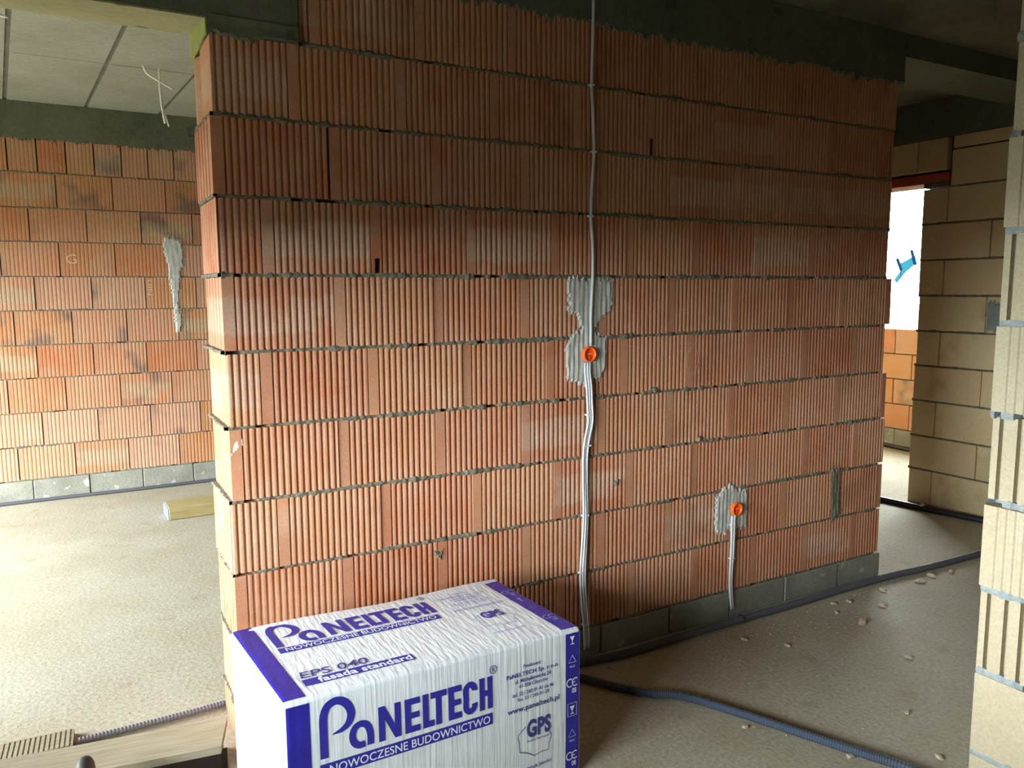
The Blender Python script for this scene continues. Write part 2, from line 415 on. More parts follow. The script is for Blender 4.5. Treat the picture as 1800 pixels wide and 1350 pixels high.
lm = MB(); zb = 2.285+FZ
link('lintel', rough_slab('lintel', XN_, 0.278, -0.010, zb, NZ, T+0.010, 0.0, M_CONC, 8.1, zb_back=zb+0.045), beam, M_CONC)
zp = 2.238+FZ
link('mortar_pad', mesh('mortar_pad', [(x, y, z) for x in (-0.007, 0.001) for y, z in ((-0.006, zp), (T, zp), (T, zb+0.046), (-0.006, zb))], [(0, 1, 2, 3)[::-1], (4, 5, 6, 7), (0, 1, 5, 4), (1, 2, 6, 5), (2, 3, 7, 6), (3, 0, 4, 7)]), beam, M_PAD)
link('lintel_bearing', rough_slab('lintel_bearing', -0.004, 0.278, -0.014, 2.247+FZ, zb+0.01, T+0.01, 0.03, M_CONC, 5.5), beam, M_CONC)
link('lintel_soffit', mesh('lintel_soffit', [(XN_, -0.004, zb-0.003), (-0.002, -0.004, zb-0.003), (-0.002, T+0.004, zb+0.04), (XN_, T+0.004, zb+0.04), (XN_, -0.004, zb+0.01), (-0.004, -0.004, zb+0.01), (-0.004, T+0.004, zb+0.05), (XN_, T+0.004, zb+0.05)], [(3, 2, 1, 0), (4, 5, 6, 7), (0, 1, 5, 4), (1, 2, 6, 5), (2, 3, 7, 6), (3, 0, 4, 7)]), beam, M_SOFFIT)

# plaster patches, generated as thin lumpy sheets with ragged edges
def inside(px, pz, poly):
    c = False; n = len(poly)
    for i in range(n):
        (x0, z0), (x1, z1) = poly[i], poly[i-1]
        if (z0 > pz) != (z1 > pz) and px < (x1-x0)*(pz-z0)/(z1-z0)+x0: c = not c
    return c
def patch(name, polys, parent, mat, y0, cell=0.006, rag=0.03, proud=0.006, seed=1, depth=0.010, flat=False):
    xs_ = [p[0] for q in polys for p in q]; zs_ = [p[1] for q in polys for p in q]
    x0, x1, z0, z1 = min(xs_)-.02, max(xs_)+.02, min(zs_)-.04, max(zs_)+.04
    cells = set(); nx, nz = int((x1-x0)/cell), int((z1-z0)/cell)
    for i in range(nx):
        for k in range(nz):
            x, z = x0+(i+.5)*cell, z0+(k+.5)*cell
            zz = z + rag*mnoise.noise((x*70, seed, 0)); xx = x + rag*0.35*mnoise.noise((seed, z*60, 4))
            if any(inside(xx, zz, q) for q in polys): cells.add((i, k))
    vi = {}; v = []; f = []
    def V(i, k, back=False):
        key = (i, k, back)
        if key not in vi:
            x, z = x0+i*cell, z0+k*cell
            full = all((i-a, k-b) in cells for a in (0, 1) for b in (0, 1))
            rip = 0 if flat else 0.0011*math.sin(x*2*math.pi/0.0223)
            y = y0 + (depth if back else ((-proud if full else -0.001) + rip + 0.003*mnoise.noise((x*60, z*18, seed))))
            vi[key] = len(v); v.append((x, y, z))
        return vi[key]
    for (i, k) in cells:
        f.append((V(i, k), V(i+1, k), V(i+1, k+1), V(i, k+1)))
        for (di, dk, a, b) in ((0, -1, (0, 0), (1, 0)), (1, 0, (1, 0), (1, 1)), (0, 1, (1, 1), (0, 1)), (-1, 0, (0, 1), (0, 0))):
            if (i+di, k+dk) not in cells:
                A, B = (i+a[0], k+a[1]), (i+b[0], k+b[1])
                f.append((V(*B), V(*A), V(*A, True), V(*B, True)))
    return link(name, mesh(name, v, f, False), parent, mat)
Zs = lambda q: [(x, z+FZ) for x, z in q]
p = patch('plaster_patch', [Zs([(1.331, 1.498), (1.563, 1.495), (1.55, 1.36), (1.49, 1.325), (1.463, 1.28), (1.392, 1.30), (1.38, 1.34), (1.331, 1.36)]),
    Zs([(1.40, 1.32), (1.47, 1.32), (1.46, 1.24), (1.40, 1.24)]),
    Zs([(1.345, 1.262), (1.40, 1.285), (1.46, 1.275), (1.525, 1.25), (1.52, 1.15), (1.50, 1.075), (1.394, 1.05), (1.325, 1.09), (1.318, 1.205)])], wall, M_PLASTER, 0.0, seed=2.2)
p['label'] = 'grey plaster patch around the upper orange box'
p = patch('plaster_patch', [Zs([(2.165, 0.47), (2.215, 0.515), (2.262, 0.525), (2.30, 0.50), (2.374, 0.49), (2.368, 0.31), (2.20, 0.285), (2.163, 0.315)])], wall, M_PLASTER, 0.0, seed=5.7)
p['label'] = 'grey plaster patch around the lower orange box'
p = patch('mortar_patch', [Zs([(2.96, 0.51), (3.03, 0.515), (3.045, 0.40), (3.05, 0.27), (2.985, 0.235), (2.965, 0.30)])], wall, M_MORTAR, 0.0, seed=9.1)
p['label'] = 'dark mortar smear near the right end'
p = patch('plaster_patch', [Zs([(0.004, 0.905), (0.014, 0.945), (0.045, 0.972), (0.05, 0.95), (0.02, 0.915)])], wall, M_WHITEPL, 0.0, cell=0.004, rag=0.01, proud=0.004, seed=3.3, flat=True)
p['label'] = 'white smear on the left corner block'
for (x, z, w_) in ((0.742, 0.452, 0.022), (1.786, 1.004, 0.016), (1.58, 0.62, 0.014), (2.05, 0.765, 0.012)):
    q = patch('mortar_lump', [[(x-w_, z+FZ+.012), (x+w_, z+FZ+.014), (x+w_*.5, z+FZ-w_*1.1), (x-w_*.3, z+FZ-w_*.9)]], wall, M_MORTAR, 0.0, cell=0.005, rag=.012, proud=0.009, seed=x*3, flat=True)
def chalk_curve(pts, r=0.001): return tube(pts, r, 4, 0.01)
m = MB()
m.add(*chalk_curve([(2.0+0.035*math.sin(t*0.63)*(1 if t < 10 else .8), -0.001, 1.13+FZ+0.06*math.cos(t*0.63)) for t in range(11)]))
m.add(*chalk_curve([(1.975, -.001, 1.165+FZ), (2.01, -.001, 1.2+FZ), (2.035, -.001, 1.225+FZ)]))
link('chalk_mark', m.mesh('chalk_mark'), wall, M_CHALK)

# ------------------------------------------------------------------ far wall of the left room
YB = 4.19
wb = struct(empty('wall_back', (0, YB, 0)), 'orange clay block wall across the left room')
zrow = [0.035, 0.291, 0.547, 0.806, 1.055, 1.312, 1.564, 1.820, 2.067, 2.320]
joff = [-0.83, -0.657, -0.861, -0.659, -0.787, -0.64, -0.84, -0.645, -0.83, -0.75]
XB1 = 2.2
for i in range(10):
    z = zrow[i]+FZ+0.004; H = (zrow[i+1] if i < 9 else 2.565)-zrow[i]-0.009
    last = i == 9
    L = 0.186 if last else 0.3745
    x = joff[i]-L*math.ceil((joff[i]-XL)/L)
    while x < XB1:
        a, b = max(x, XL), min(x+L, XB1)
        if b-a > 0.03:
            me = block(L, a-x, b-x-0.008, round(H, 3), 0.24, 0.0 if last else 0.03, 7 if last else 13, 0.0026, None, None, M_RED2)
            link('brick', me, wb, None, (a, rnd(-.003, .003), z), (0, 0, rnd(-.004, .004)))
        x += L
    link('mortar_bed', mortar_bed(XL, XB1, 0.22, 40+i, 0.02, 0.008, 0.006, step=0.02), wb, M_MORTAR, (0, 0, zrow[i]+FZ))
link('mortar_core', boxmesh('mortar_core', XL, XB1, 0.04, 0.22, 0.0, 2.6+FZ), wb, M_CORE)
x = XL
while x < XB1:
    m = MB(); m.rbox(x+.002, x+.376, -0.012+rnd(-.003, .003), 0.23, 0.0, 0.166, 0.004)
    link('concrete_block', m.mesh('concrete_block', fix=True), wb, M_BLOCK); x += 0.3785
link('ring_beam', rough_slab('ring_beam', XL, XB1, -0.015, 2.565+FZ, CZ-0.028, 0.25, 0.05, M_CONC, 11.7), wb, M_CONC)
p = patch('plaster_patch', [[(.25, 1.975), (.262, 2.02), (.315, 2.035), (.365, 1.99), (.405, 1.94), (.395, 1.80), (.372, 1.72), (.36, 1.60), (.345, 1.50), (.345, 1.41), (.305, 1.41), (.30, 1.50), (.29, 1.62), (.278, 1.78), (.255, 1.90)],
    [(.31, 1.44), (.355, 1.46), (.368, 1.36), (.352, 1.25), (.32, 1.245), (.305, 1.36)]], wb, M_PLASTER, 0.0, cell=0.010, rag=0.04, proud=0.008, seed=7.7, flat=True)
p['label'] = 'grey plaster streak filling a chase'

# writing: text made from the built-in font, as flat print
def text_verts(s, bold=0.0, shear=0.0):
    space = 1.0 + bold*1.6
    c = bpy.data.curves.new('print', 'FONT'); c.body = s; c.size = 1.0; c.offset = bold; c.shear = shear; c.space_character = space; c.resolution_u = 4
    o = bpy.data.objects.new('print', c); me = bpy.data.meshes.new_from_object(o)
    v = [tuple(q.co) for q in me.vertices]; f = [tuple(q.vertices) for q in me.polygons]
    bpy.data.objects.remove(o); bpy.data.curves.remove(c); bpy.data.meshes.remove(me)
    x0 = min(q[0] for q in v); x1 = max(q[0] for q in v); z0 = min(q[1] for q in v); z1 = max(q[1] for q in v)
    return [((q[0]-x0)/(x1-x0), (q[1]-z0)/(z1-z0)) for q in v], f
def chalk_text(s, x0, x1, z0, z1, parent, turned=False):
    v, f = text_verts(s)
    P = [((x0+(x1-x0)*b, -0.002, z0+(z1-z0)*(1-a)) if turned else (x0+(x1-x0)*a, -0.002, z0+(z1-z0)*b)) for a, b in v]
    link('chalk_mark', mesh('chalk_mark', P, f), parent, M_CHALK)
chalk_text('G', -0.425, -0.355, 1.66+FZ, 1.73+FZ, wb)
chalk_text('UIN', 0.12, 0.155, 1.42+FZ, 1.54+FZ, wb, True)

# ------------------------------------------------------------------ tan block wall on the right, with the doorway beyond it
XR = 4.95
wr = struct(empty('wall_right', (XR, 0, 0)), 'tan clay block wall behind the middle wall')
zr = [-0.135, 0.124, 0.372, 0.631, 0.886, 1.136, 1.390, 1.642, 1.895, 2.145, 2.395]
yj = [0.70, 0.39]; YE, YS = 0.885, -1.44
def tan_block(y1, y0, z0, z1, mat=M_TAN, name='brick', T_=0.24, x0=0.0):
    m = MB(); m.rbox(x0+rnd(-.003, .003), T_, y0, y1, z0, z1, 0.004); link(name, m.mesh(name, fix=True), wr, mat)
for i in range(10):
    z0, z1 = zr[i]+FZ+(0.005 if i else 0), zr[i+1]+FZ-0.006
    y = YE+rnd(-.012, .008); nxt = yj[i % 2]
    if i == 9: y, nxt = 0.69, 0.26
    while y > YS:
        lo = max(nxt, YS); tan_block(y-0.003, lo+0.003, z0, z1); y, nxt = lo, lo-0.49
    bed = mortar_bed(0, YE+(0.0 if i < 9 else -.2)-YS, 0.2, 60+i, 0.01, 0.008, 0.006, step=0.02)
    link('mortar_bed', bed, wr, M_MORTAR, (0, YE if i < 9 else 0.69, zr[i]+FZ), (0, 0, -math.pi/2)) if i else None
tan_block(0.685, -0.2, 2.40+FZ, 2.483+FZ); tan_block(-0.205, YS, 2.40+FZ, 2.483+FZ)
# pieces over the doorway lintel
tan_block(1.40, 0.945, 2.262+FZ, 2.483+FZ); tan_block(0.939, 0.722, 2.262+FZ, 2.483+FZ); tan_block(1.9, 1.406, 2.262+FZ, 2.483+FZ)
m = MB(); m.rbox(0.0, 0.12, 0.70, 2.1, 2.178+FZ, 2.246+FZ, 0.004); link('lintel', m.mesh('lintel', fix=True), wr, M_REDLINT)
m = MB(); m.rbox(0.13, 0.25, 0.70, 2.1, 2.178+FZ, 2.246+FZ, 0.004); link('lintel', m.mesh('lintel', fix=True), wr, M_CONC_LIGHT)
link('mortar_bed', boxmesh('mortar_bed', -0.004, 0.2, 0.70, 0.88, 2.147+FZ, 2.177+FZ), wr, M_MORTAR)
link('mortar_core', boxmesh('mortar_core', 0.05, 0.2, YS, 0.85, 0.02, 2.14+FZ), wr, M_CORE)
link('mortar_core', boxmesh('mortar_core', 0.05, 0.2, YS, 2.0, 2.25+FZ, 2.55+FZ), wr, M_CORE)
for k in range(9):                                  # blocks on the other side of the doorway
    m = MB(); m.rbox(0.0, 0.24, 1.92, 2.6, k*0.253, k*0.253+0.245, 0.004); link('brick', m.mesh('brick', fix=True), wr, M_TAN)
link('ring_beam', boxmesh('ring_beam', -0.004, 0.25, YS-0.3, YB, 2.485+FZ, NZ+0.02), wr, M_CONC)
link('wall_panel', boxmesh('wall_panel', 0.0, 0.24, 2.61, YB, 0.0, 2.485+FZ), wr, M_TAN)
p = patch('mortar_patch', [[(0, 0), (.1, 0), (.1, .2), (0, .2)]], wr, M_MORTAR_BLUE, 0.0, cell=0.012, rag=.02, seed=4.4, flat=True)
p.location = (0.0, 0.382, 1.15+FZ); p.rotation_euler = (0, 0, -math.pi/2)

# far outer wall seen through that doorway, with its window opening
XF = 6.7
wf = struct(empty('wall_far', (XF, 0, 0)), 'red clay block wall under the bright opening')
y0f, y1f = 0.2, YB
def far_piece(a, b, z0, z1):
    m = MB(); m.rbox(rnd(-.004, .004), 0.24, a, b, z0, z1, 0.004); link('brick', m.mesh('brick', fix=True), wf, M_RED2)
for i in range(11):
    z0 = 0.045+FZ+i*0.25
    y = y0f + (0.186 if i % 2 else 0.0)-0.372
    while y < y1f:
        a, b = max(y, y0f)+.003, min(y+0.372, y1f)-.003
        segs = [(a, b)]
        if i == 4:
            if False: pass
        if i >= 4 and i < 10:                       # the opening
            segs = [(lo, hi) for lo, hi in ((a, min(b, OPEN_FAR[0])), (max(a, OPEN_FAR[1]), b)) if hi-lo > 0.02]
        for lo, hi in segs: far_piece(lo, hi, z0+.004, z0+.246)
        y += 0.372
y = y0f
while y < y1f:
    m = MB(); m.rbox(-0.01, 0.24, y+.002, min(y+.398, y1f), 0.0, 0.176, 0.004); link('concrete_block', m.mesh('concrete_block', fix=True), wf, M_BLOCK); y += 0.4
link('mortar_core', boxmesh('mortar_core', 0.02, 0.2, y0f, y1f, 0.0, 1.16), wf, M_CORE)
# the rest of the shell, out of view
def shell(name, *a): return struct(link(name, boxmesh(name, *a), None, M_CORE))
shell('wall_far_side', XF, XF+0.24, -6.0, y0f, 0, CZ)
shell('wall_rear', XL-0.3, 7.0, -6.0, -5.75, 0, CZ)
shell('wall_back_side', XB1, 7.0, YB, YB+0.25, 0, CZ)
struct(link('added_sky_blocker', boxmesh('added_sky_blocker', XN_-1.3, XN_-0.3, -6.0, 0.3, 1.95, 2.10), None, M_CONC))  # unseen slab outside, added to keep high sky light off the near floor
shell('wall_divider', 2.2, 2.44, T, YB, 0, CZ)
wl = struct(empty('wall_left', (XL, 0, 0)))
def lp(xo, *a):
    m = boxmesh('wall_panel', xo-XL-0.3, xo-XL, *a); link('wall_panel', m, wl, M_CORE)
ya, yb_, za, zb_ = OPEN_LEFT_ROOM; yc, yd, zc, zd = OPEN_NEAR_ROOM
lp(XL, 0.0, ya, 0, CZ); lp(XL, yb_, YB+.25, 0, CZ); lp(XL, ya, yb_, zb_, CZ)
lp(XN_, -5.75, yc, 0, CZ); lp(XN_, yd, 0.0, 0, CZ); lp(XN_, yc, yd, zd, CZ); lp(XN_, yc, yd, 0, zc)
link('wall_panel', boxmesh('wall_panel', -0.3, XN_-XL, 0.0, 0.3, 0, CZ), wl, M_CORE)

# ------------------------------------------------------------------ near right wall: a cream block jamb
XN, YN = 1.79, -1.44
wn = struct(empty('wall_front', (XN, YN, 0)), 'cream clay block jamb close on the right')
def jamb_block(z0, z1, style, dx):
    m = MB(); D = 0.3; Lx = 0.37
    L_ = []                                        # outline of the end face along -y : (y, depth)
    if style == 'groove':
        for s in (0.018, 0.066, 0.108, 0.16, 0.21): L_ += [(s, 0), (s+.002, .016), (s+.011, .016), (s+.013, 0)]
    elif style == 'rib':
        s = 0.035
        while s < D-0.03: L_ += [(s, 0), (s+.004, .003), (s+.009, .003), (s+.013, 0)]; s += 0.024
    ring = [(0.0, 0.0)] + [(d, -s) for s, d in L_] + [(0.0, -D), (Lx, -D), (Lx, 0.0)]
    m.prism(ring, z0, z1)
    link('brick', m.mesh('brick'), wn, M_CREAM, (dx, 0, 0))
styles = ['plain', 'groove', 'rib', 'groove', 'rib', 'groove', 'rib', 'plain', 'plain', 'rib', 'plain']
zb0 = 0.1+FZ
for i in range(11):
    z0 = zb0 + (i-1)*0.25 + 0.008; z1 = z0+0.234
    if i == 0: z0 = 0.0
    z1 = min(z1, NZ-0.002)
    st = ['plain', 'plain', 'groove', 'rib', 'groove', 'rib', 'groove', 'rib', 'plain', 'plain', 'plain'][i]
    jamb_block(z0, z1, st, -0.006 if st == 'rib' else 0.004+rnd(0, .006))
    if i: link('mortar_bed', mortar_bed(0.0, 0.30, 0.25, 90+i, 0.05, 0.010, 0.012, step=0.008), wn, M_MORTAR_BLUE, (0.002, 0.0, z0-0.008), (0, 0, -math.pi/2))
    x = 0.38
    while x < XR-XN:
        b = min(x+0.372, XR-XN); m = MB(); m.rbox(x, b-.004, -0.25, 0.0, z0, z1, 0.004)
        if b-x > .03: link('brick', m.mesh('brick', fix=True), wn, M_CREAM)
        x += 0.375
link('mortar_core', boxmesh('mortar_core', 0.06, XR-XN, -0.22, -0.04, 0.0, NZ-.01), wn, M_CORE)

# ------------------------------------------------------------------ insulation pack in the foreground
KP = 0.965                                         # print layout units to metres
O = Vector((-0.0158, -0.7339, 0.5379)); E_ = Vector((0.9962, 0.0769, -0.040)).normalized(); N_ = Vector((-0.0769, 0.997, 0.0008)).normalized()
N_ = (N_-E_*N_.dot(E_)).normalized(); UP = E_.cross(N_)
LX, WY = 1.008*KP, 0.54*KP
pack = empty('insulation_pack', (0.46, -0.44, 0.0))
tag(pack, 'white and blue film-wrapped pack of insulation boards in the foreground', 'package')
B0 = Vector((0.46, -0.44, 0.0))
Eh = Vector((E_.x, E_.y, 0)).normalized(); Nh = Vector((-Eh.y, Eh.x, 0))
RR = 0.014
def pack_pt(a, b, h, off=0.0):
    """a along the pack, b across, h 0..1 up (soft rounded edges, slightly bulging film); off lifts along the normal"""
    top = O + E_*a + N_*b; H = top.z
    p = Vector((a, b, h*H)); dims = (LX, WY, H)
    q = Vector([min(max(p[i], RR), dims[i]-RR) for i in range(3)])
    if p.z < RR: q.z = p.z
    d = p-q
    nrm = d.normalized() if d.length > 1e-6 else Vector((0, 0, 1))
    if d.length > 1e-6: p = q + nrm*(RR+off)
    # slump between the corners
    bul = 0.010*(math.sin(math.pi*min(max(a/LX, 0), 1))**0.7)
    if b <= RR: p.y -= bul*0.5*math.sin(math.pi*min(max(h, 0), 1))
    if b >= WY-RR and h > .9: p.z += 0.004*math.sin(a*9)
    base = O + Eh*p.x + Nh*p.y
    top2 = O + E_*p.x + N_*p.y
    return Vector((base.x, base.y, top2.z - (H - p.z))) - B0
def lin(a, b, n): return [a+(b-a)*i/n for i in range(n+1)]
def edged(L, n): return sorted(set([0, RR*.3, RR*.6, RR*.85, RR] + [round(t, 4) for t in lin(RR, L-RR, n)] + [L-RR, L-RR*.85, L-RR*.6, L-RR*.3, L]))
def pack_shell():
    v = []; f = []; idx = {}
    A = edged(LX, 30); Bq = edged(WY, 16); Hh = edged(0.52, 14); Hh = [h/0.52 for h in Hh]
    def V(i, j, k):
        if (i, j, k) not in idx: idx[(i, j, k)] = len(v); v.append(pack_pt(A[i], Bq[j], Hh[k]))
        return idx[(i, j, k)]
    na, nb, nh = len(A)-1, len(Bq)-1, len(Hh)-1
    for i in range(na):
        for k in range(nh):
            f.append((V(i, 0, k), V(i+1, 0, k), V(i+1, 0, k+1), V(i, 0, k+1))); f.append((V(i+1, nb, k), V(i, nb, k), V(i, nb, k+1), V(i+1, nb, k+1)))
        for j in range(nb):
            f.append((V(i, j, nh), V(i+1, j, nh), V(i+1, j+1, nh), V(i, j+1, nh))); f.append((V(i, j+1, 0), V(i+1, j+1, 0), V(i+1, j, 0), V(i, j, 0)))
    for j in range(nb):
        for k in range(nh):
            f.append((V(0, j+1, k), V(0, j, k), V(0, j, k+1), V(0, j+1, k+1))); f.append((V(na, j, k), V(na, j+1, k), V(na, j+1, k+1), V(na, j, k+1)))
    return mesh('film_wrap', v, f, True)
link('film_wrap', pack_shell(), pack, M_FILM)
LIFT = 0.0011
def FR(s, d, lift=LIFT):                            # a point printed on the long front face, d metres below its top edge
    s, d = s*KP, d*KP; top = O + E_*s; h = 1 - d/top.z
    p = pack_pt(s, 0.0, h); return p - Nh*lift
def TP(s, t, lift=LIFT):
    return pack_pt(s*KP, t*KP, 1.0) + Vector((0, 0, lift))
FRONT = lambda s, h, lift=LIFT: FR(s, h, lift)
def quad_strip(mapf, s0, s1, t0, t1, n=14, m_=4, lift=LIFT, sl0=0.0, sl1=0.0):
    """a printed rectangle; sl0/sl1 shift its ends along s at the t1 side"""
    v = []; f = []
    for i in range(n+1):
        for j in range(m_+1):
            tt = j/m_; a = s0+sl0*tt; b = s1+sl1*tt
            v.append(mapf(a+(b-a)*i/n, t0+(t1-t0)*tt, lift))
    for i in range(n):
        for j in range(m_):
            a = i*(m_+1)+j; q = (a, a+1, a+m_+2, a+m_+1); f.append(q)
    return v, f
def add_part(name, parts, mat, label=None):
    m = MB()
    for v, f in parts: m.add(v, f)
    me = m.mesh(name); o = link(name, me, pack, mat)
    if label: o['label'] = label
    if name in ('print_lettering', 'print_small_symbols'): o['kind'] = 'stuff'
    return o
def orient(parts, face):                            # make print face outwards
    out = []
    for v, f in parts:
        ff = []
        for q in f:
            a, b, c = (Vector(v[q[i]]) for i in range(3)); nn = (b-a).cross(c-a)
            ref = -Nh if face == 'F' else Vector((0, 0, 1))
            ff.append(tuple(q) if nn.dot(ref) >= 0 else tuple(reversed(q)))
        out.append((v, ff))
    return out
def lettering(mapf, s, s0, s1, base, top, bold=0.02, lift=LIFT*1.9, shear=0.0, base1=None):
    v, f = text_verts(s, bold, shear); b1 = base if base1 is None else base1
    return [mapf(s0+(s1-s0)*a, (base+(b1-base)*a)+(top-base)*b, lift) for a, b in v], f
def stroke(mapf, pts, wds, lift=LIFT*1.5, closed=False):
    P = [Vector((a, b)) for a, b in pts]; n = len(P); v = []; f = []
    for i in range(n):
        t = (P[(i+1) % n if closed else min(i+1, n-1)] - P[(i-1) % n if closed else max(i-1, 0)]).normalized(); nn = Vector((-t.y, t.x))
        wd = wds[i] if isinstance(wds, (list, tuple)) else wds
        a, b = P[i]+nn*wd/2, P[i]-nn*wd/2; v += [mapf(a.x, a.y, lift), mapf(b.x, b.y, lift)]
    for i in range(n if closed else n-1):
        j = (i+1) % n; f.append((2*i, 2*i+1, 2*j+1, 2*j))
    return v, f
def smooth2(pts, n=6):
    return [(q.x, q.y) for q in catmull([(a, b, 0) for a, b in pts], 0.004)]
# ---- blue bands wrapping over the edge
fd = lambda *a: orient([quad_strip(FRONT, *a)], 'F')[0]
td = lambda *a: orient([quad_strip(TP, *a)], 'T')[0]
add_part('print_band', [fd(0.006, 0.071, 0.013, 0.53, 8, 30)], M_BAND, 'dark blue band down the left end of the front')
add_part('print_band', [td(0.003, 0.066, 0.012, 0.530, 8, 30)], M_BAND, 'dark blue band across the left end of the top')
add_part('print_band', [fd(0.940, 0.998, 0.012, 0.50, 8, 30)], M_BAND, 'dark blue band with white care symbols down the right end of the front')
add_part('print_band', [td(0.935, 0.996, 0.013, 0.532, 8, 30)], M_BAND, 'dark blue band across the right end of the top')
# ---- big logo
def logo(mapf, face, s0, base, hgt, sgn):
    """the stylised P and a; heights measured from the baseline upwards, sgn maps up to the face's second axis"""
    k = hgt/0.150
    Q = lambda pts: [(a+s0-0.107, base+sgn*(0.184-b)*k) for a, b in pts]
    P1 = smooth2([(0.107, 0.184), (0.107, 0.11), (0.108, 0.066), (0.120, 0.037), (0.147, 0.027), (0.173, 0.041), (0.187, 0.070), (0.181, 0.097), (0.162, 0.113), (0.132, 0.121)])
    n = len(P1); wd = [0.0225 if i < n*0.72 else 0.0225*(1-((i-n*0.72)/(n*0.28))**2)+0.0008 for i in range(n)]
    A1 = smooth2([(0.242, 0.182), (0.242, 0.148), (0.233, 0.122), (0.215, 0.113), (0.197, 0.121), (0.189, 0.142), (0.194, 0.164), (0.209, 0.175), (0.226, 0.174)])
    wa = 0.0195
    return orient([stroke(mapf, Q(P1), wd), stroke(mapf, Q(A1), wa)], face)
def capitals(mapf, base, top):
    """NELTECH in heavy condensed capitals; x in print units, y 0..1 from the baseline up"""
    Y = lambda y: base+(top-base)*y
    def rect(x0, x1, y0, y1): return quad_strip(mapf, x0, x1, Y(y0), Y(y1), 2, 2, LIFT*1.6)
    t = 0.019; h = 0.19; out = []
    def E(x0, x1): return [rect(x0, x0+t, 0, 1), rect(x0+t, x1, 0, h), rect(x0+t, x1-0.003, 0.405, 0.585), rect(x0+t, x1, 1-h, 1)]
    def para(p): return [mapf(x, Y(y), LIFT*1.6) for x, y in p], [(0, 1, 2, 3)]
    x0, x1 = 0.268, 0.337; out.append([rect(x0, x0+t, 0, 1), rect(x1-t, x1, 0, 1), para([(x0+t, 0.62), (x0+t, 1.0), (x1-t, 0.38), (x1-t, 0.0)])])
    out.append(E(0.350, 0.399)); out.append([rect(0.408, 0.408+t, 0, 1), rect(0.408+t, 0.446, 0, h)])
    out.append([rect(0.4605-t/2, 0.4605+t/2, 0, 1-h), rect(0.434, 0.488, 1-h, 1)]); out.append(E(0.4935, 0.539))
    x0, x1 = 0.5455, 0.594; r = 0.024; pts = []
    out.append([stroke(lambda a_, b_, l_: mapf(a_, b_, l_), smooth2([(x1-t/2, Y(0.70)), (x1-t/2, Y(0.80)), ((x0+x1)/2, Y(0.915)), (x0+t/2, Y(0.80)), (x0+t/2, Y(0.5)), (x0+t/2, Y(0.20)), ((x0+x1)/2, Y(0.085)), (x1-t/2, Y(0.20)), (x1-t/2, Y(0.32))]), t, LIFT*1.6)])
    x0, x1 = 0.603, 0.650; out.append([rect(x0, x0+t*0.95, 0, 1), rect(x1-t*0.95, x1, 0, 1), rect(x0+t*0.95, x1-t*0.95, 0.42, 0.60)])
    return out
def add_capitals(mapf, face, base, top):
    for parts in capitals(mapf, base, top):
        o = add_part('print_capital', orient(parts, face), M_INK)
for q in logo(FRONT, 'F', 0.107, 0.184, 0.150, -1): add_part('print_logo', [q], M_INK)
add_capitals(FRONT, 'F', 0.184, 0.080)
add_part('print_bar', orient([quad_strip(FRONT, 0.094, 0.650, 0.200, 0.238, 24, 2)], 'F'), M_INK, 'blue bar under the large capitals')
add_part('print_lettering', orient([lettering(FRONT, 'NOWOCZESNE BUDOWNICTWO', 0.121, 0.640, 0.232, 0.207, 0.008)], 'F'), M_INKW, 'white lettering in the blue bar')
def ringpts(cx, cy, r, n=20): return [(cx+r*math.cos(2*math.pi*i/n), cy+r*math.sin(2*math.pi*i/n)) for i in range(n)]
sm = [stroke(FRONT, ringpts(0.655, 0.062, 0.0125), 0.0025, closed=True), lettering(FRONT, 'R', 0.650, 0.661, 0.069, 0.055, 0.02)]
sm += [lettering(FRONT, 'Producent:', 0.768, 0.838, 0.085, 0.073), lettering(FRONT, 'PaNELTECH Sp. z o.o.', 0.703, 0.910, 0.114, 0.096, 0.025),
       lettering(FRONT, 'ul. Michałkowicka 24', 0.735, 0.877, 0.131, 0.117), lettering(FRONT, '41-508 Chorzów', 0.750, 0.864, 0.149, 0.136),
       lettering(FRONT, 'tel. 32 / 245-91-41 do 46', 0.724, 0.888, 0.174, 0.161), lettering(FRONT, 'fax. 32 / 245-91-39', 0.744, 0.869, 0.192, 0.180),
       lettering(FRONT, 'www.paneltech.pl', 0.705, 0.912, 0.233, 0.209, 0.022), lettering(FRONT, 'GPS', 0.780, 0.876, 0.328, 0.266, 0.04),
       lettering(FRONT, 'Polski Styropian', 0.782, 0.872, 0.344, 0.335), lettering(FRONT, 'Gwarancja Jakości', 0.745, 0.880, 0.440, 0.424)]
sm += [stroke(FRONT, [(0.776, 0.285), (0.758, 0.297), (0.744, 0.311), (0.750, 0.335), (0.753, 0.368), (0.780, 0.377), (0.811, 0.396), (0.840, 0.390), (0.868, 0.392), (0.870, 0.368), (0.880, 0.345), (0.872, 0.328)], 0.0028)]
add_part('print_lettering', orient(sm, 'F'), M_INKDARK, 'small navy company lettering and shield outline')
